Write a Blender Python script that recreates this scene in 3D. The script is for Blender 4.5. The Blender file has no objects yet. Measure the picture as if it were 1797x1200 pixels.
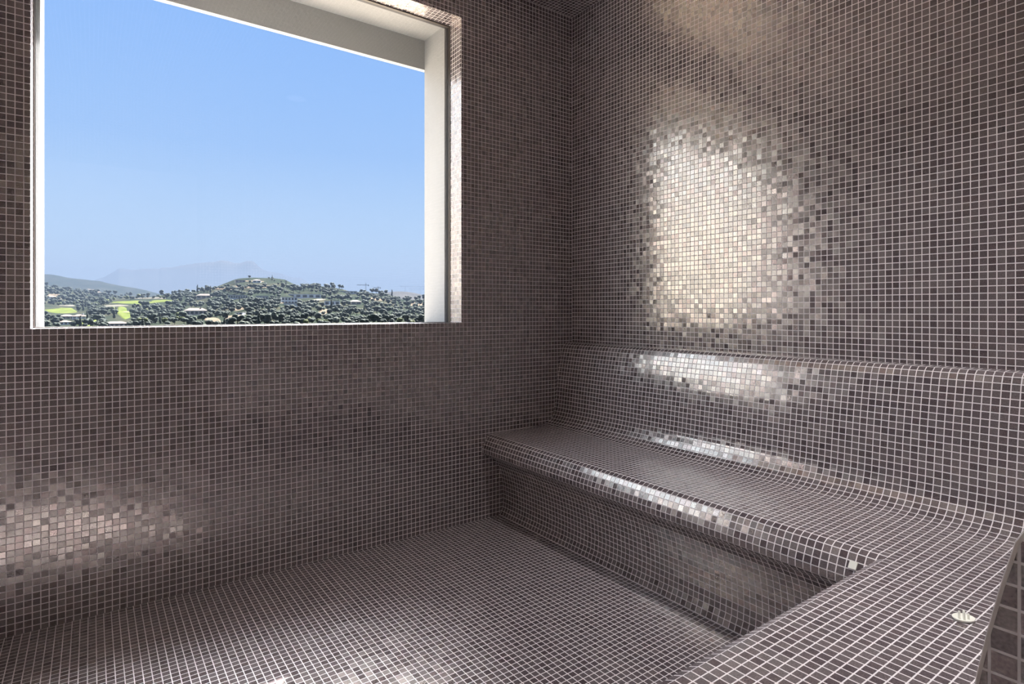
import bpy, bmesh, math, random
from mathutils import Vector, noise

# ------------------------------------------------------------------ camera
F_PX, CX, HY = 1021.0, 898.5, 545.0
FW, RT = (0.586, 0.8103), (0.8103, -0.586)
CAM = (-2.292, -2.565, 1.092)
sc = bpy.context.scene
cd = bpy.data.cameras.new('camera')
cam = bpy.data.objects.new('camera', cd)
sc.collection.objects.link(cam)
cam.location = CAM
cam.rotation_euler = (math.pi / 2, 0, -math.atan2(FW[0], FW[1]))
cd.sensor_fit = 'HORIZONTAL'
cd.sensor_width = 36.0
cd.lens = 36.0 * F_PX / 1797.0
cd.shift_y = (HY - 600.0) / 1797.0
cd.clip_start = 0.02
cd.clip_end = 60000
sc.camera = cam

# ------------------------------------------------------------------ light and exposure
SUN = 50.0                              # sun strength
KL = 62.0 / SUN                         # keeps the countryside's exposure tied to the sun
sc.view_settings.view_transform = 'Standard'
sc.view_settings.look = 'None'
sc.view_settings.exposure = 0.0
sc.view_settings.gamma = 1.0
sc.view_settings.use_curve_mapping = False
cy = sc.cycles
cy.use_denoising = True
cy.max_bounces = 10
cy.diffuse_bounces = 6
cy.glossy_bounces = 6
cy.transparent_max_bounces = 16
cy.sample_clamp_indirect = 8.0
cy.volume_bounces = 0

w = bpy.data.worlds.new('world')
sc.world = w
w.use_nodes = True
nt = w.node_tree
nt.nodes.clear()
wo = nt.nodes.new('ShaderNodeOutputWorld')
bg = nt.nodes.new('ShaderNodeBackground')
tc = nt.nodes.new('ShaderNodeTexCoord')
sp = nt.nodes.new('ShaderNodeSeparateXYZ')
mr = nt.nodes.new('ShaderNodeMapRange')
mr.inputs['From Min'].default_value = -0.5
mr.inputs['From Max'].default_value = 1.0
cr = nt.nodes.new('ShaderNodeValToRGB')
el = cr.color_ramp.elements
def stop(i, p, c):
    e = el[i] if i < len(el) else el.new(p)
    e.position = p
    e.color = (*c, 1)
stop(0, 0.0, (0.30, 0.31, 0.30))
stop(1, 1.0, (0.16, 0.36, 0.80))
stop(2, 0.325, (0.42, 0.46, 0.50))
stop(3, 0.345, (0.74, 0.89, 1.04))
stop(4, 0.40, (0.54, 0.77, 1.04))
stop(5, 0.50, (0.32, 0.57, 1.02))
stop(6, 0.62, (0.25, 0.50, 1.02))
stop(7, 0.70, (0.9, 1.1, 1.5))
nt.links.new(tc.outputs['Generated'], sp.inputs[0])
nt.links.new(sp.outputs['Z'], mr.inputs['Value'])
nt.links.new(mr.outputs[0], cr.inputs[0])
# bright patch added to the unseen sky at left, lights room and wall reflection
FILL_SKY_DIR, FILL_SKY_GAIN = (-0.74, 0.64, 0.36), 6.0
dp = nt.nodes.new('ShaderNodeVectorMath')
dp.operation = 'DOT_PRODUCT'
dp.inputs[1].default_value = Vector(FILL_SKY_DIR).normalized()
nrm = nt.nodes.new('ShaderNodeVectorMath')
nrm.operation = 'NORMALIZE'
nt.links.new(tc.outputs['Generated'], nrm.inputs[0])
nt.links.new(nrm.outputs[0], dp.inputs[0])
cn = nt.nodes.new('ShaderNodeTexNoise')
cn.inputs['Scale'].default_value = 5.0
cn.inputs['Detail'].default_value = 5
nt.links.new(nrm.outputs[0], cn.inputs['Vector'])
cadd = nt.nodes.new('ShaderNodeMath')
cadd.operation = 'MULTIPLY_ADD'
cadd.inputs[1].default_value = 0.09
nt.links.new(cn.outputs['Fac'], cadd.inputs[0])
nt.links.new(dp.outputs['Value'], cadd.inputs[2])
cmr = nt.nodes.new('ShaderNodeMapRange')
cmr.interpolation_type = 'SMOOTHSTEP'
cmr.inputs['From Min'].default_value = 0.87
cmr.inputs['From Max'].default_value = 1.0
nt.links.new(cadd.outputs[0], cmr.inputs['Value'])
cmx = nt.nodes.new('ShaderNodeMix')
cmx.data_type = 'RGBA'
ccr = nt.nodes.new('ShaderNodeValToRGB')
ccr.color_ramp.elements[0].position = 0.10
ccr.color_ramp.elements[0].color = (1.0 * FILL_SKY_GAIN, 0.93 * FILL_SKY_GAIN, 0.80 * FILL_SKY_GAIN, 1)
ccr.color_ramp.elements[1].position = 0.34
ccr.color_ramp.elements[1].color = (0.80 * FILL_SKY_GAIN, 0.90 * FILL_SKY_GAIN, 1.0 * FILL_SKY_GAIN, 1)
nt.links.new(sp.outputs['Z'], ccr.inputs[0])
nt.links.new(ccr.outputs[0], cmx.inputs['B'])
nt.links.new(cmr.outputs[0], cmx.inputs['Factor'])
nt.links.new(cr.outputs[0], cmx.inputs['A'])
# wide sky glare around the sun, added out of view to brighten the floor
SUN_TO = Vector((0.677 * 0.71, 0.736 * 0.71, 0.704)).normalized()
FILL_GLARE = 125.0
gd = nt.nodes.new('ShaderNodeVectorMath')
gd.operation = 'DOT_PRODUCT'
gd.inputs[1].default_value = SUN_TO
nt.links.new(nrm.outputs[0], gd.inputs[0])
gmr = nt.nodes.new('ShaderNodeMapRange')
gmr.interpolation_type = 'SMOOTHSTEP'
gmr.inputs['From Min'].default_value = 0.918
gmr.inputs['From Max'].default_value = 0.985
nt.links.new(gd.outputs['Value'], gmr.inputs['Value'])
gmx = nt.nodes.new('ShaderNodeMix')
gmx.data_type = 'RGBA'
gmx.inputs['B'].default_value = (FILL_GLARE, FILL_GLARE, FILL_GLARE, 1)
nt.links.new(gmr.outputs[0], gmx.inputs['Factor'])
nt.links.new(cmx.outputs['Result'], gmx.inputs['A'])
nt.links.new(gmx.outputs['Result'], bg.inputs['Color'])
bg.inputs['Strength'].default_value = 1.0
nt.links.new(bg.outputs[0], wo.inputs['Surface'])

sd = bpy.data.lights.new('sun', 'SUN')
sun = bpy.data.objects.new('sun', sd)
sc.collection.objects.link(sun)
sd.energy = SUN
sd.angle = math.radians(0.53)
sd.color = (1.0, 0.95, 0.88)
el_s = math.radians(44.8)
sdir = Vector((-0.677 * math.cos(el_s), -0.736 * math.cos(el_s), -math.sin(el_s)))
sun.rotation_euler = sdir.to_track_quat('-Z', 'Y').to_euler()
sun.location = (4, 5, 6)

# ------------------------------------------------------------------ helpers
P = 0.0225                              # tile pitch
COL = sc.collection


def link(o, parent=None):
    COL.objects.link(o)
    if parent is not None:
        o.parent = parent
    return o


def mesh_obj(name, bm, mats, parent=None, smooth=False):
    me = bpy.data.meshes.new(name)
    bmesh.ops.remove_doubles(bm, verts=bm.verts, dist=1e-6)
    bm.normal_update()
    bm.to_mesh(me)
    bm.free()
    for m in (mats if isinstance(mats, (list, tuple)) else [mats]):
        me.materials.append(m)
    if smooth:
        for p in me.polygons:
            p.use_smooth = True
    return link(bpy.data.objects.new(name, me), parent)


def empty(name, loc=(0, 0, 0)):
    o = bpy.data.objects.new(name, None)
    o.location = loc
    o.empty_display_size = 0.1
    return link(o)


def tag(o, label=None, cat=None, group=None, kind=None):
    if label: o['label'] = label
    if cat: o['category'] = cat
    if group: o['group'] = group
    if kind: o['kind'] = kind
    return o


def box(bm, x0, x1, y0, y1, z0, z1, uvl=None, off=(0, 0), mat=0):
    vs = [bm.verts.new(v) for v in ((x0, y0, z0), (x1, y0, z0), (x1, y1, z0), (x0, y1, z0),
                                    (x0, y0, z1), (x1, y0, z1), (x1, y1, z1), (x0, y1, z1))]
    out = []
    for idx in ((0, 3, 2, 1), (4, 5, 6, 7), (0, 1, 5, 4), (2, 3, 7, 6), (1, 2, 6, 5), (3, 0, 4, 7)):
        f = bm.faces.new([vs[i] for i in idx])
        f.material_index = mat
        out.append(f)
    if uvl is not None:
        for f in out:
            box_uv(f, uvl, off)
    return out


def box_uv(f, uvl, off=(0, 0)):
    """tile coordinates (1 = one tile) from the face's own plane"""
    f.normal_update()
    n = f.normal
    for l in f.loops:
        c = l.vert.co
        if abs(n.z) > 0.7:
            uv = (c.x / P, c.y / P)
        elif abs(n.x) > abs(n.y):
            uv = (c.y / P, c.z / P)
        else:
            uv = (c.x / P, c.z / P)
        l[uvl].uv = (uv[0] + off[0], uv[1] + off[1])


def quad(bm, pts, uvl=None, off=(0, 0), mat=0):
    f = bm.faces.new([bm.verts.new(p) for p in pts])
    f.material_index = mat
    if uvl is not None:
        box_uv(f, uvl, off)
    return f


# ------------------------------------------------------------------ materials
def new_mat(name):
    m = bpy.data.materials.new(name)
    m.use_nodes = True
    n = m.node_tree.nodes
    b = n['Principled BSDF']
    return m, n, m.node_tree.links, b


def plain(name, col, rough=0.6, metal=0.0, bump=0.0, bscale=40, var=0.0):
    m, n, l, b = new_mat(name)
    b.inputs['Base Color'].default_value = (*col, 1)
    b.inputs['Roughness'].default_value = rough
    b.inputs['Metallic'].default_value = metal
    tcn = n.new('ShaderNodeTexCoord')
    nz = n.new('ShaderNodeTexNoise')
    nz.inputs['Scale'].default_value = bscale
    nz.inputs['Detail'].default_value = 4
    l.new(tcn.outputs['Object'], nz.inputs['Vector'])
    if var:
        mx = n.new('ShaderNodeMix')
        mx.data_type = 'RGBA'
        mx.inputs['A'].default_value = (*[c * (1 - var) for c in col], 1)
        mx.inputs['B'].default_value = (*[min(1, c * (1 + var)) for c in col], 1)
        l.new(nz.outputs['Fac'], mx.inputs['Factor'])
        l.new(mx.outputs['Result'], b.inputs['Base Color'])
    if bump:
        bp = n.new('ShaderNodeBump')
        bp.inputs['Strength'].default_value = bump
        bp.inputs['Distance'].default_value = 0.01
        l.new(nz.outputs['Fac'], bp.inputs['Height'])
        l.new(bp.outputs['Normal'], b.inputs['Normal'])
    return m


def tile_material(name='glass_mosaic', grout=(0.74, 0.705, 0.73), gw=0.125, jitter=0.031, metal=0.68,
                  refl=(0.335, 0.315, 0.290), rough=0.2, body_a=(0.19, 0.146, 0.176), body_b=(0.31, 0.262, 0.284)):
    m, n, l, b = new_mat(name)

    def M(op, a, bb=None, c=None):
        q = n.new('ShaderNodeMath')
        q.operation = op
        for i, v in enumerate((a, bb, c)):
            if v is None: continue
            if isinstance(v, (int, float)): q.inputs[i].default_value = v
            else: l.new(v, q.inputs[i])
        return q.outputs[0]

    uv = n.new('ShaderNodeUVMap')
    uv.uv_map = 'tiles'
    s = n.new('ShaderNodeSeparateXYZ')
    l.new(uv.outputs[0], s.inputs[0])
    fu, fv = M('FRACT', s.outputs[0]), M('FRACT', s.outputs[1])
    du = M('SUBTRACT', 0.5, M('ABSOLUTE', M('SUBTRACT', fu, 0.5)))
    dv = M('SUBTRACT', 0.5, M('ABSOLUTE', M('SUBTRACT', fv, 0.5)))
    d = M('MINIMUM', du, dv)
    ss = n.new('ShaderNodeMapRange')
    ss.interpolation_type = 'SMOOTHSTEP'
    ss.inputs['From Min'].default_value = gw / 2 - 0.012
    ss.inputs['From Max'].default_value = gw / 2 + 0.012
    l.new(d, ss.inputs['Value'])
    mask = ss.outputs[0]
    cid = n.new('ShaderNodeCombineXYZ')
    l.new(M('FLOOR', s.outputs[0]), cid.inputs[0])
    l.new(M('FLOOR', s.outputs[1]), cid.inputs[1])
    wn = n.new('ShaderNodeTexWhiteNoise')
    wn.noise_dimensions = '3D'
    l.new(cid.outputs[0], wn.inputs['Vector'])
    # second stream of per tile numbers
    cid2 = n.new('ShaderNodeVectorMath')
    cid2.operation = 'ADD'
    cid2.inputs[1].default_value = (31.7, 11.3, 5.1)
    l.new(cid.outputs[0], cid2.inputs[0])
    wn2 = n.new('ShaderNodeTexWhiteNoise')
    wn2.noise_dimensions = '3D'
    l.new(cid2.outputs[0], wn2.inputs['Vector'])
    # grain in the glass
    gr = n.new('ShaderNodeTexNoise')
    gr.inputs['Scale'].default_value = 7.0
    gr.inputs['Detail'].default_value = 3
    l.new(uv.outputs[0], gr.inputs['Vector'])
    # tile colour
    ramp = n.new('ShaderNodeValToRGB')
    e = ramp.color_ramp.elements
    e[0].position = 0.0
    e[0].color = (refl[0] * .82, refl[1] * .80, refl[2] * .82, 1)
    e[1].position = 1.0
    e[1].color = (refl[0] * 1.15, refl[1] * 1.15, refl[2] * 1.12, 1)
    e2 = e.new(0.5)
    e2.color = (*refl, 1)
    e3 = e.new(0.8)
    e3.color = (refl[0] * 1.05, refl[1] * .93, refl[2] * .95, 1)
    l.new(wn.outputs['Value'], ramp.inputs[0])
    gm = n.new('ShaderNodeMapRange')
    gm.inputs['From Min'].default_value = 0.3
    gm.inputs['From Max'].default_value = 0.7
    gm.inputs['To Min'].default_value = 0.55
    gm.inputs['To Max'].default_value = 1.4
    l.new(gr.outputs['Fac'], gm.inputs['Value'])
    sc_ = n.new('ShaderNodeVectorMath')
    sc_.operation = 'SCALE'
    l.new(ramp.outputs[0], sc_.inputs[0])
    l.new(gm.outputs[0], sc_.inputs['Scale'])
    # body colour seen by scattered light
    bd = n.new('ShaderNodeMix')
    bd.data_type = 'RGBA'
    bd.inputs['A'].default_value = (*body_a, 1)
    bd.inputs['B'].default_value = (*body_b, 1)
    l.new(wn2.outputs['Value'], bd.inputs['Factor'])
    bs_ = n.new('ShaderNodeVectorMath')
    bs_.operation = 'SCALE'
    l.new(bd.outputs['Result'], bs_.inputs[0])
    l.new(gm.outputs[0], bs_.inputs['Scale'])
    mx = n.new('ShaderNodeMix')
    mx.data_type = 'RGBA'
    mx.inputs['A'].default_value = (*grout, 1)
    l.new(mask, mx.inputs['Factor'])
    l.new(bs_.outputs[0], mx.inputs['B'])
    l.new(mx.outputs['Result'], b.inputs['Base Color'])
    b.inputs['Specular IOR Level'].default_value = 0.25
    b.inputs['Roughness'].default_value = 0.8
    pm = n.new('ShaderNodeBsdfPrincipled')
    pm.inputs['Metallic'].default_value = 1.0
    l.new(sc_.outputs[0], pm.inputs['Base Color'])
    rr = M('ADD', M('MULTIPLY', wn2.outputs['Value'], 0.14), rough - 0.07)
    l.new(rr, pm.inputs['Roughness'])
    ms = n.new('ShaderNodeMixShader')
    l.new(M('MULTIPLY', mask, metal), ms.inputs[0])
    l.new(b.outputs[0], ms.inputs[1])
    l.new(pm.outputs[0], ms.inputs[2])
    l.new(ms.outputs[0], n['Material Output'].inputs['Surface'])
    # each tile sits a touch askew
    geo = n.new('ShaderNodeNewGeometry')
    v1 = n.new('ShaderNodeVectorMath')
    v1.operation = 'SUBTRACT'
    v1.inputs[1].default_value = (0.5, 0.5, 0.5)
    l.new(wn2.outputs['Color'], v1.inputs[0])
    v2 = n.new('ShaderNodeVectorMath')
    v2.operation = 'SCALE'
    l.new(v1.outputs[0], v2.inputs[0])
    l.new(M('MULTIPLY', mask, jitter * 2), v2.inputs['Scale'])
    g1 = n.new('ShaderNodeVectorMath')
    g1.operation = 'SUBTRACT'
    g1.inputs[1].default_value = (0.5, 0.5, 0.5)
    l.new(gr.outputs['Color'], g1.inputs[0])
    g2 = n.new('ShaderNodeVectorMath')
    g2.operation = 'SCALE'
    g2.inputs['Scale'].default_value = 0.10
    l.new(g1.outputs[0], g2.inputs[0])
    v3 = n.new('ShaderNodeVectorMath')
    v3.operation = 'ADD'
    l.new(geo.outputs['Normal'], v3.inputs[0])
    l.new(v2.outputs[0], v3.inputs[1])
    v3b = n.new('ShaderNodeVectorMath')
    v3b.operation = 'ADD'
    l.new(v3.outputs[0], v3b.inputs[0])
    l.new(g2.outputs[0], v3b.inputs[1])
    v4 = n.new('ShaderNodeVectorMath')
    v4.operation = 'NORMALIZE'
    l.new(v3b.outputs[0], v4.inputs[0])
    bp = n.new('ShaderNodeBump')
    bp.inputs['Strength'].default_value = 0.6
    bp.inputs['Distance'].default_value = 0.0012
    l.new(mask, bp.inputs['Height'])
    l.new(v4.outputs[0], bp.inputs['Normal'])
    l.new(bp.outputs['Normal'], b.inputs['Normal'])
    l.new(bp.outputs['Normal'], pm.inputs['Normal'])
    return m


TILE = tile_material()
WHITE = plain('white_render', (0.225, 0.228, 0.238), 0.8, bump=0.15, bscale=60, var=0.03)
DARK = plain('dark_gasket', (0.030, 0.030, 0.036), 0.5)
ALU = plain('anodised_frame', (0.10, 0.085, 0.075), 0.4, 0.4)
PLASTIC = plain('white_plastic', (0.82, 0.82, 0.76), 0.35)
PLASTER = plain('pale_plaster', (0.70, 0.66, 0.60), 0.9, bump=0.1)


def glass_material():
    m = bpy.data.materials.new('window_glass')
    m.use_nodes = True
    n, l = m.node_tree.nodes, m.node_tree.links
    n.clear()
    o = n.new('ShaderNodeOutputMaterial')
    mix = n.new('ShaderNodeMixShader')
    t = n.new('ShaderNodeBsdfTransparent')
    t.inputs[0].default_value = (0.985, 0.995, 0.99, 1)
    g = n.new('ShaderNodeBsdfGlossy')
    g.inputs['Roughness'].default_value = 0.0
    fr = n.new('ShaderNodeFresnel')
    fr.inputs['IOR'].default_value = 1.45
    l.new(fr.outputs[0], mix.inputs[0])
    l.new(t.outputs[0], mix.inputs[1])
    l.new(g.outputs[0], mix.inputs[2])
    l.new(mix.outputs[0], o.inputs[0])
    return m


GLASS = glass_material()

# ------------------------------------------------------------------ room shell
# the corner of window wall (y = 0) and bench wall (x = 0) is the origin
H = 2.811                               # ceiling height
XL = -3.9                               # left wall
YN = -2.48                              # wall the door is in
WX0, WX1, WZ0, WZ1 = -2.460, -0.757, 1.030, 2.592     # window opening
GY = 0.115                              # where the glass sits
YW = 0.371                              # outer edge of the window's white surround


def tbm():
    bm = bmesh.new()
    return bm, bm.loops.layers.uv.new('tiles')


bm, uv = tbm()
quad(bm, [(XL, YN - 1.5, 0), (0, YN - 1.5, 0), (0, 0, 0), (XL, 0, 0)], uv, (0.27, 0.3))
tag(mesh_obj('floor', bm, TILE), kind='structure')
bm, uv = tbm()
quad(bm, [(XL, YN, H), (XL, 0, H), (0, 0, H), (0, YN, H)], uv, (0.27, 0.3))
tag(mesh_obj('ceiling', bm, TILE), kind='structure')
bm, uv = tbm()
quad(bm, [(0, 0, 0), (0, YN, 0), (0, YN, H), (0, 0, H)], uv, (0.0, 0.0))
tag(mesh_obj('wall_right', bm, TILE), kind='structure')
bm, uv = tbm()
quad(bm, [(XL, YN, 0), (XL, 0, 0), (XL, 0, H), (XL, YN, H)], uv, (0.0, 0.0))
tag(mesh_obj('wall_left', bm, TILE), kind='structure')
# window wall with its tiled reveal
bm, uv = tbm()
for a, b_, c, d in ((XL, WX0, 0, H), (WX1, 0, 0, H), (WX0, WX1, 0, WZ0), (WX0, WX1, WZ1, H)):
    quad(bm, [(a, 0, c), (b_, 0, c), (b_, 0, d), (a, 0, d)], uv, (0.1, 0.2))
quad(bm, [(WX0, 0, WZ0), (WX1, 0, WZ0), (WX1, GY + .03, WZ0), (WX0, GY + .03, WZ0)], uv)
quad(bm, [(WX0, 0, WZ1), (WX0, GY + .03, WZ1), (WX1, GY + .03, WZ1), (WX1, 0, WZ1)], uv)
quad(bm, [(WX0, 0, WZ0), (WX0, GY + .03, WZ0), (WX0, GY + .03, WZ1), (WX0, 0, WZ1)], uv)
quad(bm, [(WX1, 0, WZ0), (WX1, 0, WZ1), (WX1, GY + .03, WZ1), (WX1, GY + .03, WZ0)], uv)
tag(mesh_obj('wall_back', bm, TILE), kind='structure')
# wall the photographer stands in the doorway of
bm, uv = tbm()
box(bm, -1.586, 0.0, YN - 0.12, YN, 0, H, uv)
box(bm, -2.75, -1.586, YN - 0.12, YN, 2.2, H, uv)
box(bm, XL, -2.75, YN - 0.12, YN, 0, H, uv)
tag(mesh_obj('wall_front', bm, TILE), kind='structure')
# small lobby behind the doorway
bm = bmesh.new()
Y0 = YN - 1.5
quad(bm, [(XL, Y0, 0), (0, Y0, 0), (0, Y0, H), (XL, Y0, H)])
quad(bm, [(XL, Y0, 0), (XL, YN - .12, 0), (XL, YN - .12, H), (XL, Y0, H)])
quad(bm, [(0, Y0, 0), (0, YN - .12, 0), (0, YN - .12, H), (0, Y0, H)])
tag(mesh_obj('wall_lobby', bm, PLASTER), kind='structure')
bm = bmesh.new()
quad(bm, [(XL, Y0, H), (0, Y0, H), (0, YN - .12, H), (XL, YN - .12, H)])
tag(mesh_obj('ceiling_lobby', bm, PLASTER), kind='structure')

# window: gasket, dark frame, pane
win = tag(empty('window_1', ((WX0 + WX1) / 2, GY, WZ0)), kind='structure')
win['label'] = 'large fixed picture window above the tiled wall'
def wloc(bm_): 
    bmesh.ops.translate(bm_, verts=bm_.verts, vec=-Vector(win.location))
    return bm_
bm = bmesh.new()
t = 0.004
for (a, b_, c, d) in ((WX0, WX0 + t, WZ0, WZ1), (WX1 - t, WX1, WZ0, WZ1), (WX0, WX1, WZ0, WZ0 + .003), (WX0, WX1, WZ1 - .006, WZ1)):
    box(bm, a, b_, GY - .002, GY + .012, c, d)
mesh_obj('frame', wloc(bm), ALU, win)
bm = bmesh.new()
t = 0.006
for (a, b_, c, d) in ((WX0, WX0 + t, WZ0, WZ1), (WX1 - t, WX1, WZ0, WZ1), (WX0, WX1, WZ0, WZ0 + .003), (WX0, WX1, WZ1 - .006, WZ1)):
    box(bm, a, b_, GY + .012, GY + .028, c, d)
mesh_obj('gasket', wloc(bm), DARK, win)
bm = bmesh.new()
quad(bm, [(WX0 + .004, GY + .014, WZ0 + .002), (WX1 - .004, GY + .014, WZ0 + .002), (WX1 - .004, GY + .014, WZ1 - .004), (WX0 + .004, GY + .014, WZ1 - .004)])
mesh_obj('pane', wloc(bm), GLASS, win)

# white rendered surround outside the glass: two cheeks, soffit with a drop beam, sill
SX0, SX1, SZ1 = -2.442, -0.775, 2.606
BZ = 2.443
YG = GY + .028
bm = bmesh.new()
box(bm, SX1, SX1 + 0.6, YG, YW, 0.6, 3.3)
box(bm, SX0 - 0.6, SX0, YG, YW, 0.6, 3.3)
tag(mesh_obj('trim_1', bm, WHITE), kind='structure')
bm = bmesh.new()
box(bm, SX0, SX1, YG, YW, SZ1, 3.3)
box(bm, SX0 - .6, SX1 + .6, YW - .001, YW + .03, BZ, 3.3)
tag(mesh_obj('trim_2', bm, WHITE), kind='structure')
bm = bmesh.new()
box(bm, SX0, SX1, YG, YW, 0.6, WZ0 - .004)
tag(mesh_obj('trim_3', bm, plain('sill_stone', (0.16, 0.15, 0.145), 0.7)), kind='structure')

# ------------------------------------------------------------------ built-in bench
# section of the bench: distance from its wall, height
BACK = [(0.0, .909), (.053, .907), (.071, .895), (.0815, .874), (.087, .852), (.092, .832), (.102, .785), (.111, .735), (.118, .685),
        (.124, .635), (.129, .585), (.133, .55), (.138, .528), (.147, .502), (.165, .476), (.190, .458), (.225, .449)]
SEAT = [(.225, .449), (.27, .446), (.40, .443), (.578, .440)]
NOSE = [(.578, .440), (.599, .430), (.612, .411), (.622, .391), (.630, .370), (.6295, .348), (.615, .334)]
KICK = [(.615, .334), (.577, .318), (.550, .298), (.527, .265), (.514, .225), (.503, .165), (.498, .09), (.503, .04), (.523, .0)]


def arc(profile, start=0.0):
    out, s = [], start
    for i, p in enumerate(profile):
        if i: s += math.hypot(p[0] - profile[i - 1][0], p[1] - profile[i - 1][1])
        out.append(s)
    return out


def sweep(bm, uvl, profile, s0, t0, t1, horizontal_along_y, off=0.0, voff=0.0):
    """profile swept along y (bench on wall x=0) or along x (bench on wall y=YN)"""
    s = arc(profile, s0)
    def pt(d, z, t_):
        return (-d, t_, z) if horizontal_along_y else (t_, YN + d, z)
    for i in range(len(profile) - 1):
        (d0, z0), (d1, z1) = profile[i], profile[i + 1]
        if callable(t1):
            e0, e1 = t1(d0), t1(d1)
        else:
            e0 = e1 = t1
        if callable(t0):
            b0, b1 = t0(d0), t0(d1)
        else:
            b0 = b1 = t0
        vs = [bm.verts.new(pt(d0, z0, b0)), bm.verts.new(pt(d1, z1, b1)), bm.verts.new(pt(d1, z1, e1)), bm.verts.new(pt(d0, z0, e0))]
        f = bm.faces.new(vs)
        for l_, (ss, tt) in zip(f.loops, ((s[i], b0), (s[i + 1], b1), (s[i + 1], e1), (s[i], e0))):
            l_[uvl].uv = (tt / P + off, -ss / P + voff)
    return s[-1]


XE = -1.586                               # end of the near arm
bench = tag(empty('bench', (-0.3, -1.2, 0)),
            'long built-in corner bench covered in brown mosaic along the right wall', 'bench')


def bloc(bm_):
    bmesh.ops.translate(bm_, verts=bm_.verts, vec=-Vector(bench.location))
    bmesh.ops.recalc_face_normals(bm_, faces=bm_.faces)
    return bm_


VO = 0.35
# grout lines of the two arms run on into each other across the corner
OFN = VO - (arc(BACK)[-1] - .225) / P
OFR = -(YN / P + OFN)
# backrests (mitred where the arms meet)
bm, uv = tbm()
e1 = sweep(bm, uv, BACK, 0, 0, lambda d: YN + d, True, OFR, VO)
mesh_obj('backrest', bloc(bm), TILE, bench)
bm, uv = tbm()
sweep(bm, uv, BACK, 0, lambda d: -d, XE, False, OFN, VO)
mesh_obj('backrest', bloc(bm), TILE, bench)
# seat: L-shaped top with rolled nose
bm, uv = tbm()
e2 = sweep(bm, uv, SEAT, e1, 0, lambda d: YN + d, True, OFR, VO)
e3 = sweep(bm, uv, NOSE, e2, 0, lambda d: YN + d, True, OFR, VO)
sweep(bm, uv, SEAT, e1, lambda d: -d, XE, False, OFN, VO)
sweep(bm, uv, NOSE, e2, lambda d: -d, XE, False, OFN, VO)
mesh_obj('seat', bloc(bm), TILE, bench)
bm, uv = tbm()
sweep(bm, uv, KICK, e3, 0, lambda d: YN + d, True, OFR, VO)
mesh_obj('riser', bloc(bm), TILE, bench)
bm, uv = tbm()
sweep(bm, uv, KICK, e3, lambda d: -d, XE, False, OFN, VO)
mesh_obj('riser', bloc(bm), TILE, bench)
# one small white tile where the two noses meet
bm = bmesh.new()
q = [(-.6130, -1.840, .4110), (-.6130, -1.820, .4110), (-.6225, -1.818, .3920), (-.6225, -1.838, .3920)]
f0 = [bm.verts.new(Vector(p)) for p in q]
f1 = [bm.verts.new(Vector(p) + Vector((-.0035, 0, .0022))) for p in q]
bm.faces.new(f1)
for i in range(4):
    bm.faces.new((f0[i], f0[(i + 1) % 4], f1[(i + 1) % 4], f1[i]))
tag(mesh_obj('white_tile', bloc(bm), PLASTIC, bench), 'small white tile at the inner corner of the bench')
# end face of the near arm
bm, uv = tbm()
outline = BACK + SEAT[1:] + NOSE[1:] + KICK[1:] + [(0, 0)]
f = bm.faces.new([bm.verts.new((XE, YN + d, z)) for d, z in outline])
for l_ in f.loops:
    l_[uv].uv = (l_.vert.co.y / P + .73, l_.vert.co.z / P)
mesh_obj('end_panel', bloc(bm), TILE, bench)

# pale grout rounding the edge of that end face
GROUT = plain('edge_grout', (0.66, 0.62, 0.61), 0.9)
cen = Vector((0, -.15, .35))
edge = BACK + SEAT[1:] + NOSE[1:] + KICK[1:]
bm = bmesh.new()
prev = None
for d, z in edge:
    o_p = Vector((XE + .0015, YN + d + .0004, z + .0004))
    m_p = Vector((XE - .0012, YN + d - .0006, z - .0004))
    i_p = Vector((XE - .0006, YN + max(0, d - .0032), z - .0022))
    cur = [bm.verts.new(v) for v in (o_p, m_p, i_p)]
    if prev:
        bm.faces.new((prev[0], cur[0], cur[1], prev[1]))
        bm.faces.new((prev[1], cur[1], cur[2], prev[2]))
    prev = cur
tag(mesh_obj('edge_trim', bloc(bm), GROUT, bench), 'pale grout along the rounded end edge')

# ------------------------------------------------------------------ white plastic cap on the seat
def lathe(bm, prof, n=32, sx=1.0, sy=1.0):
    rings = []
    for r, z in prof:
        rings.append([bm.verts.new((r * sx * math.cos(2 * math.pi * k / n), r * sy * math.sin(2 * math.pi * k / n), z)) for k in range(n)])
    for a, b_ in zip(rings, rings[1:]):
        for k in range(n):
            bm.faces.new((a[k], a[(k + 1) % n], b_[(k + 1) % n], b_[k]))
    return rings


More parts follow.
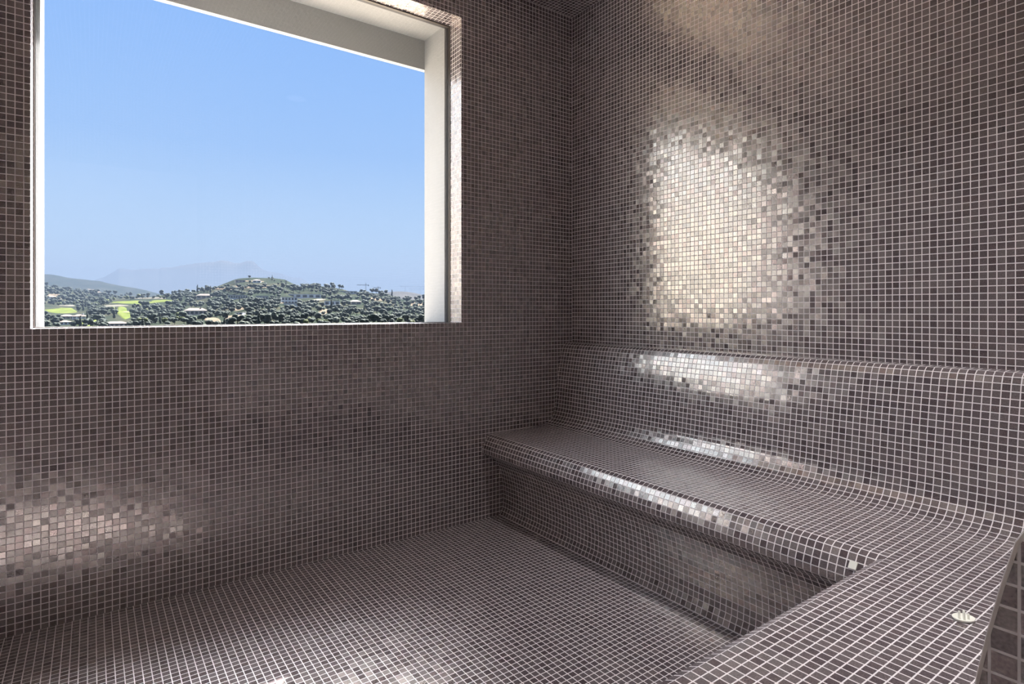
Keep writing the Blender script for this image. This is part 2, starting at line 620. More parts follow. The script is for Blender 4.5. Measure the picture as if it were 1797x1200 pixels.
_t = (CAM[2] - 0.4425) * F_PX / (1089 - HY)
_u = (1691 - CX) / F_PX
CAPX, CAPY = CAM[0] + _t * (FW[0] + RT[0] * _u), CAM[1] + _t * (FW[1] + RT[1] * _u)
cap = tag(empty('plastic_cap', (CAPX, CAPY, 0.4425)),
          'small white oval plastic cap with upright pegs lying on the bench seat', 'plastic cap')
cap.rotation_euler = (0, 0, math.radians(-32))
cap.scale = (.84, .84, 1.0)
bm = bmesh.new()
r = lathe(bm, [(.002, .0035), (.012, .0036), (.0185, .0050), (.0225, .0078), (.0238, .0078), (.0238, .0062), (.0205, .0025), (.013, .0), (.002, .0)], 40, 1.08, 0.85)
bm.faces.new(r[0]); bm.faces.new(list(reversed(r[-1])))
bmesh.ops.recalc_face_normals(bm, faces=bm.faces)
mesh_obj('dish', bm, PLASTIC, cap, True)
for px, py, hh in ((-.009, .003, .0195), (-.002, -.004, .0205), (.004, .004, .0205), (.0115, -.001, .0150)):
    bm = bmesh.new()
    r = lathe(bm, [(.0026, .003), (.0026, hh - .001), (.0019, hh), ], 14)
    bm.faces.new(r[-1])
    bmesh.ops.translate(bm, verts=bm.verts, vec=(px, py, 0))
    bmesh.ops.recalc_face_normals(bm, faces=bm.faces)
    mesh_obj('peg', bm, PLASTIC, cap, True)

# ------------------------------------------------------------------ fill lamp added over the near bench, unseen above the frame
FILL_W = 11.0
lamp = tag(empty('fill_lamp', (-0.95, -2.0, H)), 'added round white fill lamp on the tiled ceiling, out of view', 'lamp')
bm = bmesh.new()
r = lathe(bm, [(.06, -.002), (.075, -.003), (.080, -.010), (.066, -.012)], 32)
mesh_obj('trim_ring', bm, PLASTIC, lamp, True)
m, n, l, b = new_mat('fill_diffuser')
b.inputs['Emission Color'].default_value = (1, .96, .92, 1)
b.inputs['Emission Strength'].default_value = 0.5
bm = bmesh.new()
r = lathe(bm, [(.066, -.008), (.002, -.008)], 32)
mesh_obj('diffuser', bm, m, lamp, True)
ld = bpy.data.lights.new('fill_light', 'AREA')
ld.shape = 'DISK'
ld.size = 0.13
ld.spread = math.radians(85)
ld.energy = FILL_W
ld.color = (1.0, .96, .93)
lo = bpy.data.objects.new('fill_light', ld)
link(lo, lamp)
lo.location = (0, 0, -.015)

# fill lamp added in the unseen lobby, brightens reflections on the window wall
lamp = tag(empty('lobby_fill', (-2.2, -3.35, H)), 'added round white fill lamp on the unseen lobby ceiling', 'lamp')
bm = bmesh.new()
r = lathe(bm, [(.002, -.001), (.14, -.001), (.155, -.012), (.155, -.03), (.14, -.034)], 36)
mesh_obj('housing', bm, PLASTIC, lamp, True)
bm = bmesh.new()
r = lathe(bm, [(.14, -.034), (.09, -.042), (.002, -.045)], 36)
mesh_obj('diffuser', bm, m, lamp, True)
ld = bpy.data.lights.new('lobby_fill_light', 'AREA')
ld.shape = 'DISK'
ld.size = 0.28
ld.energy = 8.0
ld.color = (1.0, .90, .82)
lo = bpy.data.objects.new('lobby_fill_light', ld)
link(lo, lamp)
lo.location = (0, 0, -.06)

# ------------------------------------------------------------------ sunlit terrace outside, below the window
bm = bmesh.new()
box(bm, -9, 6, YW + .05, 9, -0.45, -0.15)
tag(mesh_obj('terrace_ground', bm, plain('warm_stone_paving', (0.50, 0.43, 0.34), 0.85, var=0.1, bscale=3)), kind='structure')

# ------------------------------------------------------------------ countryside beyond the window
def ray(px, py):
    u, v = (px - CX) / F_PX, -(py - HY) / F_PX
    return Vector((FW[0] + RT[0] * u, FW[1] + RT[1] * u, v))


def at(px, py, depth):
    return Vector(CAM) + ray(px, py) * depth


def interp(pts, x):
    if x <= pts[0][0]: return pts[0][1]
    for (a, b_), (c, d) in zip(pts, pts[1:]):
        if x <= c: return b_ + (d - b_) * (x - a) / (c - a)
    return pts[-1][1]


def sm(t):
    t = max(0.0, min(1.0, t))
    return t * t * (3 - 2 * t)


def land_mat(name, cols, scale, detail=8):
    m, n, l, b = new_mat(name)
    b.inputs['Roughness'].default_value = 1.0
    b.inputs['Specular IOR Level'].default_value = 0.0
    tcn = n.new('ShaderNodeTexCoord')
    nz = n.new('ShaderNodeTexNoise')
    nz.inputs['Scale'].default_value = scale
    nz.inputs['Detail'].default_value = detail
    nz.inputs['Roughness'].default_value = 0.62
    l.new(tcn.outputs['Object'], nz.inputs['Vector'])
    rp = n.new('ShaderNodeValToRGB')
    e = rp.color_ramp.elements
    for i, (p, c) in enumerate(cols):
        q = e[i] if i < 2 else e.new(p)
        q.position = p
        q.color = (*[v * KL for v in c], 1)
    l.new(nz.outputs['Fac'], rp.inputs[0])
    l.new(rp.outputs[0], b.inputs['Base Color'])
    return m


MTN = land_mat('far_rock', [(0.3, (.020, .020, .020)), (0.7, (.035, .034, .032))], .0006)
FOREST = land_mat('far_forest', [(0.35, (.006, .009, .007)), (0.65, (.015, .016, .014))], .02)
SCRUB = land_mat('scrub_hill', [(0.30, (.008, .011, .009)), (0.74, (.040, .034, .026)), (0.50, (.012, .015, .011)), (0.62, (.022, .021, .015))], .022)
LAWN = land_mat('golf_grass', [(0.3, (.030, .042, .012)), (0.7, (.060, .066, .020))], .05)
PATH = land_mat('pale_path', [(0.3, (.055, .05, .042)), (0.7, (.085, .078, .066))], .05)
EARTH = land_mat('bare_earth', [(0.3, (.045, .036, .027)), (0.7, (.085, .068, .052))], .06)


class Ridge:
    """a hillside: rises from its foot (near) to a crest seen along the given skyline, then falls away behind"""
    def __init__(s, name, crest, foot, d_foot, d_crest, mat, rough=0.0, rs=0.01, x0=-140, x1=900, nx=220, ns=26, p=0.85, back=0.35, cnoise=0.0):
        s.crest, s.foot, s.d0, s.d1, s.p = crest, foot, d_foot, d_crest, p
        s.rough, s.rs = rough, rs
        bm = bmesh.new()
        rows = []
        nb = 6
        for j in range(ns + 1 + nb):
            row = []
            for i in range(nx + 1):
                px = x0 + (x1 - x0) * i / nx
                if j <= ns:
                    v = s.pos(px, j / ns)
                else:
                    q = (j - ns) / nb
                    yc = interp(crest, px)
                    v = at(px, yc, s.d1 * (1 + back * q))
                    v.z = at(px, yc, s.d1).z - (s.d1 * back) * .35 * q ** 1.5
                row.append(bm.verts.new(v))
            rows.append(row)
        for a, b_ in zip(rows, rows[1:]):
            for i in range(nx):
                bm.faces.new((a[i], a[i + 1], b_[i + 1], b_[i]))
        o = mesh_obj(name, bm, mat, None, True)
        tag(o, kind='structure')
        s.obj = o

    def py(s, px, t):
        return interp(s.foot, px) + (interp(s.crest, px) - interp(s.foot, px)) * t ** s.p

    def pos(s, px, t):
        d = s.d0 + (s.d1 - s.d0) * t
        v = at(px, s.py(px, t), d)
        if s.rough:
            v.z += s.rough * noise.noise(Vector((v.x * s.rs, v.y * s.rs, 0))) * (1 - t ** 6)
        return v

    def t_of(s, px, py):
        a, c = interp(s.foot, px), interp(s.crest, px)
        q = max(0.0, min(1.0, (py - a) / (c - a)))
        return q ** (1 / s.p)

    def on(s, px, py):
        return s.pos(px, s.t_of(px, py))


far = Ridge('mountain_far', [(-140, 500), (100, 506), (163, 492), (180, 487), (195, 479), (209, 471), (222, 472), (235, 473.5), (250, 471.5), (275, 470.5),
             (278, 472), (283, 469.5), (300, 469), (326, 464.5), (350, 461), (375, 459.5), (388, 456.5), (400, 458), (410, 461), (420, 461.5), (425, 460.5), (432, 458),
             (441, 457.5), (447, 460), (453, 467), (460, 472), (470, 476), (490, 479), (505, 484), (515, 487), (526, 487), (535, 492),
             (545, 499), (560, 508), (600, 520), (900, 530)], [(-140, 545), (900, 545)], 9500, 12500, MTN, nx=420, ns=10)
blue = Ridge('hill_blue', [(-140, 478), (72, 480.5), (90, 481.5), (105, 484), (118, 487), (130, 488.5), (150, 490.5), (162, 492), (175, 493), (190, 497), (215, 502),
              (235, 505), (255, 509), (270, 513), (290, 518), (330, 530), (900, 540)], [(-140, 545), (900, 545)], 1900, 2600, FOREST, 6, .012, nx=420, cnoise=1)
purple = Ridge('hill_low', [(-140, 545), (560, 530), (640, 517), (676, 513), (690, 511.5), (703, 511.2), (715, 512), (730, 514.5), (745, 518), (800, 528), (900, 535)],
               [(-140, 550), (900, 550)], 1900, 2500, land_mat('dry_grass_hill', [(0.3, (.022, .020, .018)), (0.7, (.038, .034, .030))], .01), 3, .01)
slope = Ridge('hill_wooded', [(-140, 488), (72, 499), (90, 503), (110, 505), (130, 508), (160, 513), (190, 516), (210, 519), (250, 523), (300, 530), (900, 545)],
              [(-140, 556), (900, 556)], 700, 1350, SCRUB, 4, .012)
main = Ridge('hill_main', [(-140, 545), (72, 534), (150, 530), (205, 525), (262, 521), (285, 518), (300, 516), (330, 513), (352, 509.5), (365, 505), (380, 503),
              (395, 497), (410, 491), (420, 488.5), (440, 487), (480, 488), (500, 490.5), (515, 498), (525, 503), (535, 502), (550, 501), (575, 503), (600, 507),
              (615, 512), (640, 512), (660, 515), (680, 516), (700, 524), (715, 526), (745, 526), (900, 530)],
              [(-140, 596), (900, 588)], 260, 980, SCRUB, 4, .015, ns=60, nx=320)

# low ground between the terrace and the far hillside
bm = bmesh.new()
rows = []
for j in range(25):
    t_ = j / 24
    y_ = 12 + 420 * t_ ** 1.6
    rows.append([bm.verts.new((-420 + 35 * i, y_, -4.5 - 8.5 * sm(t_ * 1.5) + (.8 * noise.noise(Vector((i * .7, j * .6, 3.0))) - .4))) for i in range(30)])
for a, b_ in zip(rows, rows[1:]):
    for i in range(29):
        bm.faces.new((a[i], a[i + 1], b_[i + 1], b_[i]))
tag(mesh_obj('valley_ground', bm, SCRUB, None, True), kind='structure')

# haze in the air over the valley, thickening with distance
HZ = (.060, .079, .116)
m = bpy.data.materials.new('valley_haze')
m.use_nodes = True
n, l = m.node_tree.nodes, m.node_tree.links
n.clear()
o_ = n.new('ShaderNodeOutputMaterial')
vs_ = n.new('ShaderNodeVolumeScatter')
va_ = n.new('ShaderNodeVolumeAbsorption')
ad_ = n.new('ShaderNodeAddShader')
DENS = 0.00026
vs_.inputs['Color'].default_value = (*[c * KL for c in HZ], 1)
vs_.inputs['Density'].default_value = DENS
va_.inputs['Color'].default_value = (*[c * KL for c in HZ], 1)
va_.inputs['Density'].default_value = DENS
l.new(vs_.outputs[0], ad_.inputs[0])
l.new(va_.outputs[0], ad_.inputs[1])
l.new(ad_.outputs[0], o_.inputs['Volume'])
bm = bmesh.new()
box(bm, -700, 9500, 300, 9000, -400, 500)
hz = mesh_obj('valley_haze', bm, m)
tag(hz, 'thin blue haze filling the air over the valley', 'haze', kind='stuff')

# ------------------------------------------------------------------ lawns, paths and bare ground on the hillside
def patch(name, ridge, cx, cy_, rx, ry, mat, lift=0.5, seed=0, tilt=0.0):
    rnd = random.Random(seed)
    ph = [rnd.uniform(0, 6.28) for _ in range(4)]
    bm = bmesh.new()
    NR, NT = 6, 36
    rows = []
    for i in range(NR + 1):
        row = []
        for k in range(NT):
            th = 2 * math.pi * k / NT
            rad = (i / NR) * (1 + .16 * math.sin(2 * th + ph[0]) + .12 * math.sin(3 * th + ph[1]) + .08 * math.sin(5 * th + ph[2]))
            px = cx + rx * rad * math.cos(th)
            py = cy_ + ry * rad * math.sin(th) + tilt * (px - cx)
            v = ridge.on(px, py)
            v.z += lift if i < NR else -.5
            row.append(bm.verts.new(v))
        rows.append(row)
    for a, b_ in zip(rows, rows[1:]):
        for k in range(NT):
            bm.faces.new((a[k], b_[k], b_[(k + 1) % NT], a[(k + 1) % NT]))
    bmesh.ops.recalc_face_normals(bm, faces=bm.faces)
    o = mesh_obj(name, bm, mat, None, True)
    for p in o.data.polygons:
        pass
    return tag(o, kind='structure')


PATCHES = [
    ('lawn', main, 98, 543, 36, 5.2, LAWN, 1, -.01), ('lawn', main, 216, 549, 12, 11, LAWN, 2, .1), ('lawn', main, 235, 531, 34, 3.6, LAWN, 3, .0),
    ('lawn', main, 283, 528.5, 18, 3.2, LAWN, 4, 0), ('lawn', main, 150, 566, 22, 6, LAWN, 5, 0), ('lawn', main, 256, 569, 9, 2.5, LAWN, 6, .1),
    ('path_ground', main, 97, 536.6, 32, 1.3, PATH, 7, -.01), ('path_ground', main, 201, 537.5, 22, 1.1, PATH, 8, -.06), ('path_ground', main, 222, 550, 9, 1.6, PATH, 9, .0),
    ('path_ground', main, 250, 565.5, 12, 1.1, PATH, 10, .22), ('path_ground', main, 262, 523.6, 30, 1.2, PATH, 11, 0),
    ('earth_ground', main, 424, 541, 20, 4, EARTH, 12, -.25), ('earth_ground', main, 412, 557, 14, 6, EARTH, 13, -.3), ('earth_ground', main, 375, 566, 14, 3.4, EARTH, 14, 0),
    ('earth_ground', main, 478, 532, 26, 2.4, EARTH, 15, -.08), ('earth_ground', main, 665, 525.5, 20, 2.6, EARTH, 16, .12), ('earth_ground', main, 570, 549, 14, 4, EARTH, 17, -.2),
    ('earth_ground', main, 556, 528.5, 16, 1.2, PATH, 18, -.1), ('earth_ground', main, 445, 503, 40, 2.2, EARTH, 19, .02), ('earth_ground', main, 395, 507, 26, 2.2, EARTH, 20, .0),
    ('earth_ground', main, 440, 493.5, 26, 1.3, EARTH, 21, .03), ('earth_ground', main, 732, 534, 14, 3, EARTH, 22, -.1), ('earth_ground', main, 690, 508, 14, 1.8, EARTH, 23, 0),
    ('earth_ground', slope, 95, 521, 22, 4, EARTH, 24, .1), ('earth_ground', blue, 170, 512, 14, 3, EARTH, 25, .35),
]
for nm, rg, a, b_, c, d, mt, sd_, ti in PATCHES:
    patch(nm, rg, a, b_, c, d, mt, 0.5, sd_, ti)

# ------------------------------------------------------------------ villas
WALLC = [plain('villa_white', (.55, .55, .56), .9), plain('villa_cream', (.34, .28, .22), .9), plain('villa_pink', (.32, .26, .24), .9), plain('villa_grey', (.34, .34, .345), .9)]
ROOFT = plain('roof_terracotta', (.050, .030, .022), .9)
ROOFF = plain('roof_flat_white', (.12, .115, .11), .9)
GLZ = plain('villa_glazing', (.006, .008, .012), .15)


def villa(name, label, cat, x0, x1, y0, y1, wall=0, roof='flat', nwin=3, rows=1, yaw=0.0, ridge=None, depth_m=9.0, chimney=False):
    ridge = ridge or main
    xm = (x0 + x1) / 2
    base = ridge.on(xm, y1)
    d = (base - Vector(CAM)).dot(Vector((FW[0], FW[1], 0)))
    wdt, hgt = (x1 - x0) * d / F_PX, (y1 - y0) * d / F_PX
    o = tag(empty(name, base), label, cat)
    view = math.atan2(base.y - CAM[1], base.x - CAM[0])
    o.rotation_euler = (0, 0, view - math.pi / 2 + yaw)
    bm = bmesh.new()
    bh = hgt if roof == 'flat' else hgt * .62
    box(bm, -wdt / 2, wdt / 2, 0, depth_m, -6, bh)
    mesh_obj('wall', bm, WALLC[wall], o)
    bm = bmesh.new()
    if roof == 'flat':
        box(bm, -wdt / 2 - .3, wdt / 2 + .3, -.4, depth_m + .3, bh, bh + .35)
        mesh_obj('roof', bm, ROOFF, o)
    else:
        e = .6
        z0, z1 = bh, hgt
        q = min(wdt, depth_m) * (.42 if roof == 'hip' else 0.0)
        vs = [bm.verts.new(v) for v in ((-wdt / 2 - e, -e, z0), (wdt / 2 + e, -e, z0), (wdt / 2 + e, depth_m + e, z0), (-wdt / 2 - e, depth_m + e, z0),
                                        (-wdt / 2 + q, depth_m / 2, z1), (wdt / 2 - q, depth_m / 2, z1))]
        for f in ((0, 1, 5, 4), (2, 3, 4, 5), (1, 2, 5), (3, 0, 4), (3, 2, 1, 0)):
            bm.faces.new([vs[i] for i in f])
        mesh_obj('roof', bm, ROOFT, o)
    rh = bh / rows
    for r_ in range(rows):
        for k in range(nwin):
            ww = wdt / nwin
            cx_ = -wdt / 2 + ww * (k + .5)
            bm = bmesh.new()
            box(bm, cx_ - ww * .32, cx_ + ww * .32, -.12, .2, rh * r_ + rh * .22, rh * r_ + rh * .80)
            mesh_obj('window', bm, GLZ, o)
    if chimney:
        bm = bmesh.new()
        box(bm, wdt * .2, wdt * .2 + .9, depth_m * .4, depth_m * .4 + .9, hgt * .6, hgt + .9)
        mesh_obj('chimney', bm, WALLC[wall], o)
    return o


villa('villa', 'white flat-roofed villa of two storeys at the end of the long white wall', 'house', 495, 521, 520.5, 533, 0, 'flat', 5, 2, .1)
villa('villa_podium', 'plain grey retaining block under the white two-storey villa', 'wall', 499, 523, 533.4, 539, 3, 'flat', 0, 1, .1, depth_m=4)
villa('terrace_block', 'long low white building running right from the two-storey villa', 'house', 508, 562, 517, 524, 0, 'flat', 5, 1, .0, depth_m=4)
villa('modern_villa', 'modern white villa with wide dark windows halfway up the slope', 'house', 570, 596, 528.3, 536, 0, 'flat', 3, 1, 0)
villa('villa', 'pink villa with hipped tile roof among trees on the lower slope', 'house', 328, 362, 540, 552, 2, 'hip', 5, 1, .15, chimney=True)
villa('villa', 'cream house with orange tiled roof at the foot of the bare hilltop', 'house', 346, 369, 516.5, 525, 1, 'hip', 3, 1, -.2)
villa('villa', 'long pale low building with many openings left of centre hill', 'house', 402, 433, 517, 523.5, 3, 'flat', 8, 1, .05)
villa('villa', 'short pale low building just right of the long pale one', 'house', 450, 470, 517.5, 524, 3, 'flat', 4, 1, .0)
villa('villa', 'low house near the hilltop, wider and lower down than its white neighbour', 'house', 414, 430, 492, 496, 1, 'flat', 3, 1, .1)
villa('villa', 'small white house near the hilltop with a chimney', 'house', 444, 457, 491, 497, 0, 'hip', 2, 1, -.1, chimney=True)
villa('cottage', 'tiny white gabled cottage on the wooded slope at far left', 'house', 88, 96, 519.5, 525, 0, 'gable', 1, 1, .3, ridge=slope)
villa('villa', 'cream villa with terracotta roof in front of the left lawn', 'house', 110, 129, 548.5, 557, 1, 'hip', 3, 1, .2)
villa('villa', 'white stepped villa beside the yellow-green bushes at lower left', 'house', 129, 149, 552, 562, 0, 'hip', 3, 2, -.1, chimney=True)
villa('villa', 'low white house lowest in the left corner of the view', 'house', 107, 124, 561, 569, 0, 'hip', 3, 1, .1)
villa('villa', 'reddish low house cut by the window sill left of centre', 'house', 188, 222, 560.5, 570, 2, 'hip', 5, 1, .1)
villa('villa', 'small house with sunlit orange roof right of the modern villa', 'house', 616, 634, 528, 536, 1, 'hip', 2, 1, .3)
villa('villa', 'wide flat grey building on the crest below the tower cranes', 'house', 596, 626, 510.5, 514.5, 3, 'flat', 5, 1, .1)
villa('villa', 'low tan house with flat roof just above the sill at centre', 'house', 367, 387, 561, 568.5, 1, 'hip', 3, 1, -.2)
villa('villa', 'small white house between trees on the earthy cutting', 'house', 413, 425, 548, 553, 0, 'flat', 2, 1, -.3)

# ------------------------------------------------------------------ tower cranes on the skyline
STEEL = plain('crane_steel', (.035, .035, .04), .6)


def crane(px, y_base, y_top, x_tip, x_tail, ridge, label):
    base = ridge.on(px, y_base)
    d = (base - Vector(CAM)).dot(Vector((FW[0], FW[1], 0)))
    k = d / F_PX
    hh = (y_base - y_top) * k
    o = tag(empty('tower_crane', base), label, 'crane', 'tower cranes on the skyline')
    view = math.atan2(base.y - CAM[1], base.x - CAM[0])
    o.rotation_euler = (0, 0, view - math.pi / 2)
    def lattice(bm, p, q, w_, n_):
        ax = (q - p).normalized()
        s1 = ax.cross(Vector((0, 1, 0)))
        if s1.length < .1: s1 = Vector((1, 0, 0))
        s1 = s1.normalized() * w_ / 2
        s2 = ax.cross(s1).normalized() * w_ / 2
        cs = [s1 + s2, s1 - s2, -s1 - s2, -s1 + s2]
        def bar(a, b_, r_=.14):
            t_ = (b_ - a)
            u1 = t_.orthogonal().normalized() * r_
            u2 = t_.cross(u1).normalized() * r_
            A = [bm.verts.new(a + v) for v in (u1, u2, -u1, -u2)]
            B = [bm.verts.new(b_ + v) for v in (u1, u2, -u1, -u2)]
            for i in range(4):
                bm.faces.new((A[i], A[(i + 1) % 4], B[(i + 1) % 4], B[i]))
        for c in cs: bar(p + c, q + c)
        for i in range(n_):
            a, b_ = p.lerp(q, i / n_), p.lerp(q, (i + 1) / n_)
            for j in range(4):
                bar(a + cs[j], b_ + cs[(j + 1) % 4], .09)
    bm = bmesh.new()
    lattice(bm, Vector((0, 0, -3)), Vector((0, 0, hh)), 1.2, 12)
    mesh_obj('mast', bm, STEEL, o)
    zj = hh * .80
    bm = bmesh.new()
    lattice(bm, Vector((0, 0, zj)), Vector(((x_tip - px) * k, 0, zj)), .8, 14)
    mesh_obj('jib', bm, STEEL, o)
    bm = bmesh.new()
    lattice(bm, Vector((0, 0, zj)), Vector(((x_tail - px) * k, 0, zj)), .8, 5)
    mesh_obj('counter_jib', bm, STEEL, o)
    bm = bmesh.new()
    xx = (x_tail - px) * k
    box(bm, min(xx, xx * .75), max(xx, xx * .75), -.8, .8, zj - 1.6, zj + .2)
    mesh_obj('counterweight', bm, STEEL, o)


crane(642, 514, 496.5, 627, 647, main, 'darkest and tallest tower crane on the skyline, its short arm pointing right')
crane(664, 516, 502, 655, 668, main, 'small faint tower crane just right of the tallest one')
crane(711, 513, 500, 746, 703, purple, 'tower crane with the longest arm, over the purple hill')
crane(738, 517, 504, 718, 743, purple, 'tower crane nearest the white window cheek')

# ------------------------------------------------------------------ trees across the valley
def leaf_mat(name, a, b_):
    m, n, l, bs = new_mat(name)
    bs.inputs['Roughness'].default_value = .9
    bs.inputs['Specular IOR Level'].default_value = .1
    oi = n.new('ShaderNodeObjectInfo')
    tcn = n.new('ShaderNodeTexCoord')
    nz = n.new('ShaderNodeTexNoise')
    nz.inputs['Scale'].default_value = .9
    nz.inputs['Detail'].default_value = 3
    l.new(tcn.outputs['Object'], nz.inputs['Vector'])
    ad = n.new('ShaderNodeMath')
    ad.operation = 'MULTIPLY_ADD'
    ad.inputs[1].default_value = .6
    l.new(oi.outputs['Random'], ad.inputs[0])
    sb = n.new('ShaderNodeMath')
    sb.operation = 'MULTIPLY_ADD'
    sb.inputs[1].default_value = 1.2
    sb.inputs[2].default_value = -.40
    l.new(nz.outputs['Fac'], sb.inputs[0])
    l.new(sb.outputs[0], ad.inputs[2])
    mx = n.new('ShaderNodeMix')
    mx.data_type = 'RGBA'
    mx.inputs['A'].default_value = (*[v * KL for v in a], 1)
    mx.inputs['B'].default_value = (*[v * KL for v in b_], 1)
    l.new(ad.outputs[0], mx.inputs['Factor'])
    l.new(mx.outputs['Result'], bs.inputs['Base Color'])
    return m


PINE = leaf_mat('dark_evergreen_leaf', (.008, .013, .011), (.020, .026, .021))
OLIVE = leaf_mat('grey_green_leaf', (.018, .024, .020), (.038, .044, .034))
BRIGHT = leaf_mat('yellow_green_leaf', (.022, .030, .008), (.050, .055, .016))
BARK = plain('bark', (.012, .009, .007), .9)


def crown_bm(kind, seed, bm=None, M_=None):
    rnd = random.Random(seed)
    bm = bm or bmesh.new()
    def blob(c, r, sz=1.0):
        res = bmesh.ops.create_icosphere(bm, subdivisions=2, radius=1.0)
        for v in res['verts']:
            k = 1 + .30 * noise.noise(v.co * 2.3 + Vector((seed * 3.1, c[0], c[1])))
            v.co = Vector((c[0] + v.co.x * r * k, c[1] + v.co.y * r * k, c[2] + v.co.z * r * k * sz))
    res = bmesh.ops.create_cone(bm, segments=6, radius1=.35, radius2=.2, depth=3.5, cap_ends=True)
    trunk_faces = set()
    for v in res['verts']:
        v.co.z += .9
        for f in v.link_faces: trunk_faces.add(f)
    for f in trunk_faces: f.material_index = 1
    if kind == 'pine':
        for k in range(8):
            a = rnd.uniform(0, 6.28)
            q = rnd.uniform(.3, 2.3)
            blob((q * math.cos(a), q * math.sin(a), rnd.uniform(3.2, 5.6)), rnd.uniform(1.1, 1.9), .8)
    elif kind == 'cypress':
        for k in range(6):
            blob((rnd.uniform(-.25, .25), rnd.uniform(-.25, .25), 1.6 + k * 1.35), 1.25 - .14 * k, 1.2)
    else:
        for k in range(8):
            a = rnd.uniform(0, 6.28)
            q = rnd.uniform(.2, 2.0)
            blob((q * math.cos(a), q * math.sin(a), rnd.uniform(1.6, 3.4)), rnd.uniform(1.0, 1.7), .85)
    if M_ is not None:
        bmesh.ops.transform(bm, matrix=M_, verts=bm.verts)
    return bm


protos = {}
KINDS_T = {'pine': PINE, 'round': OLIVE, 'bush': BRIGHT, 'cypress': PINE}
for kd, mt in KINDS_T.items():
    for q in range(3):
        bm = crown_bm(kd, q * 7 + len(kd))
        me = bpy.data.meshes.new(kd + '_tree')
        bm.to_mesh(me)
        bm.free()
        me.materials.append(mt)
        me.materials.append(BARK)
        for p in me.polygons: p.use_smooth = True
        protos[(kd, q)] = me
LAB = {'pine': ('dark evergreen tree growing on the hillside across the valley', 'tree', 'dark evergreens on the hillside', 'evergreen_tree'),
       'round': ('grey-green rounded tree growing on the hillside across the valley', 'tree', 'grey-green trees on the hillside', 'rounded_tree'),
       'bush': ('yellow-green bush beside the lawns and houses across the valley', 'bush', 'yellow-green bushes on the hillside', 'bush'),
       'cypress': ('slender dark upright tree on the hillside across the valley', 'tree', 'upright dark trees on the hillside', 'cypress_tree')}
rnd = random.Random(11)
KEEP = [(62, 134, 538, 549), (204, 229, 540, 561), (203, 270, 527, 534), (268, 300, 526, 531), (493, 524, 519, 541), (505, 563, 516, 526), (569, 597, 527, 538),
        (327, 364, 539, 554), (345, 370, 516, 527), (401, 434, 516, 525), (449, 471, 516, 526), (413, 431, 490, 498), (442, 459, 489, 499), (109, 150, 548, 563),
        (106, 126, 560, 572), (187, 224, 560, 573), (615, 636, 527, 537), (595, 627, 509, 516), (366, 389, 560, 571), (412, 428, 546, 556), (402, 424, 552, 563), (190, 212, 535, 540)]


def blocked(px, py, pad):
    return any(a - pad < px < b_ + pad and c - 1 < py < d + pad * 2.2 for a, b_, c, d in KEEP)


spots = []
for _ in range(5200):
    px = rnd.uniform(58, 752)
    py = rnd.uniform(488, 579)
    if py < interp(main.crest, px) + .3: continue
    top = 487 < py < 506 and 375 < px < 530
    if top and rnd.random() < .80: continue
    if blocked(px, py, 3.0): continue
    v = main.on(px, py)
    d = (v - Vector(CAM)).dot(Vector((FW[0], FW[1], 0)))
    sz = rnd.uniform(.85, 1.55) * (.62 + .38 * min(1, d / 900)) * (.55 if top else 1)
    near = any((px - q[0]) ** 2 + ((py - q[1]) * 2.3) ** 2 < (3.5 * sz * F_PX / d * 1.02) ** 2 for q in spots)
    if near: continue
    r_ = rnd.random()
    green = (px < 330 and py > 519) or py > 566
    kd = 'pine' if r_ < .50 else 'round' if r_ < .84 else 'bush' if green else 'round'
    if .84 < r_ < .88: kd = 'cypress'
    if 535 < px < 615 and py < 520: kd = 'pine'
    spots.append((px, py, v, sz, kd, d, main))
n_main = len(spots)
for _ in range(900):
    px = rnd.uniform(60, 300)
    py = rnd.uniform(498, 536)
    if py < interp(slope.crest, px) + .3 or py > interp(main.crest, px) + 1: continue
    if 86 < px < 99 and 518 < py < 530: continue
    v = slope.on(px, py)
    d = (v - Vector(CAM)).dot(Vector((FW[0], FW[1], 0)))
    sz = rnd.uniform(1.0, 1.8)
    if any((px - q[0]) ** 2 + ((py - q[1]) * 2.3) ** 2 < (3.0 * sz * F_PX / d * 1.1) ** 2 for q in spots[n_main:]): continue
    spots.append((px, py, v, sz, 'pine' if rnd.random() < .7 else 'round', d, slope))
spots.sort(key=lambda q: -q[3] / q[5])
N_IND = 295
from mathutils import Matrix
geo = {k: ([v.co.copy() for v in me.vertices], [tuple(p.vertices) for p in me.polygons], [p.material_index for p in me.polygons]) for k, me in protos.items()}
FV, FF, FM = [], [], []
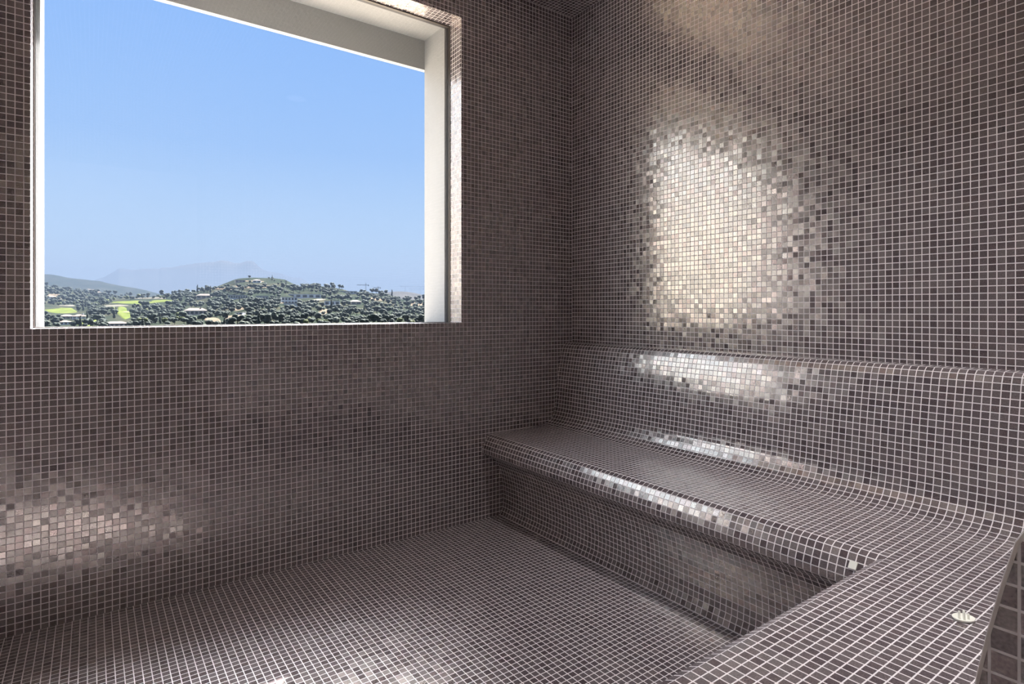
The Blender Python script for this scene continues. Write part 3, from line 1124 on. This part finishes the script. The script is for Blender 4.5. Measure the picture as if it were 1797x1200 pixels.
for i, (px, py, v, sz, kd, d, rg) in enumerate(spots):
    if i < N_IND:
        o = bpy.data.objects.new(LAB[kd][3], protos[(kd, i % 3)])
        link(o)
        o.location = v
        o.scale = (sz, sz, sz * rnd.uniform(.85, 1.1))
        o.rotation_euler = (0, 0, rnd.uniform(0, 6.28))
        tag(o, LAB[kd][0], LAB[kd][1], LAB[kd][2])
    else:
        Mx = Matrix.Translation(v) @ Matrix.Rotation(rnd.uniform(0, 6.28), 4, 'Z') @ Matrix.Scale(sz, 4)
        vs, fs, ms = geo[(kd, i % 3)]
        k0 = len(FV)
        FV += [Mx @ q for q in vs]
        FF += [tuple(k0 + j for j in f) for f in fs]
        mi = {'pine': 0, 'cypress': 0, 'round': 1, 'bush': 2}[kd]
        FM += [3 if q == 1 else mi for q in ms]
me = bpy.data.meshes.new('distant_trees')
me.from_pydata(FV, [], FF)
for mt in (PINE, OLIVE, BRIGHT, BARK): me.materials.append(mt)
me.polygons.foreach_set('material_index', FM)
for p in me.polygons: p.use_smooth = True
o = link(bpy.data.objects.new('distant_trees', me))
tag(o, 'distant trees and scrub thinning out towards the tops of the hills', 'trees', kind='stuff')

# palms standing against the sky
PALM = plain('palm_frond', (.010, .014, .010), .8)
for px, yb, hp, lab in ((570, 504, 5.4, 'palm tree on the skyline, left one of the pair'), (574.5, 504.5, 6.0, 'palm tree on the skyline, right one of the pair')):
    base = main.on(px, yb)
    d = (base - Vector(CAM)).dot(Vector((FW[0], FW[1], 0)))
    hh = hp * d / F_PX
    o = tag(empty('palm_tree', base), lab, 'palm tree', 'pair of palms on the skyline')
    bm = bmesh.new()
    bmesh.ops.create_cone(bm, segments=8, radius1=.45, radius2=.3, depth=hh + 2, cap_ends=True)
    bmesh.ops.translate(bm, verts=bm.verts, vec=(0, 0, hh / 2 - 1))
    mesh_obj('trunk', bm, BARK, o)
    bm = bmesh.new()
    for k in range(14):
        a = 6.283 * k / 14
        up = .9 if k % 2 else .2
        prev = None
        for j in range(6):
            q = j / 5
            rr, zz = 2.6 * q, hh + up * q * 2 - 2.2 * q * q
            ww = .55 * math.sin(math.pi * min(1, q + .12)) + .03
            c, s_ = math.cos(a), math.sin(a)
            A = bm.verts.new((rr * c - ww * s_, rr * s_ + ww * c, zz - .15))
            Bm = bm.verts.new((rr * c, rr * s_, zz))
            B2 = bm.verts.new((rr * c + ww * s_, rr * s_ - ww * c, zz - .15))
            if prev:
                bm.faces.new((prev[0], A, Bm, prev[1]))
                bm.faces.new((prev[1], Bm, B2, prev[2]))
            prev = (A, Bm, B2)
    mesh_obj('crown', bm, PALM, o)
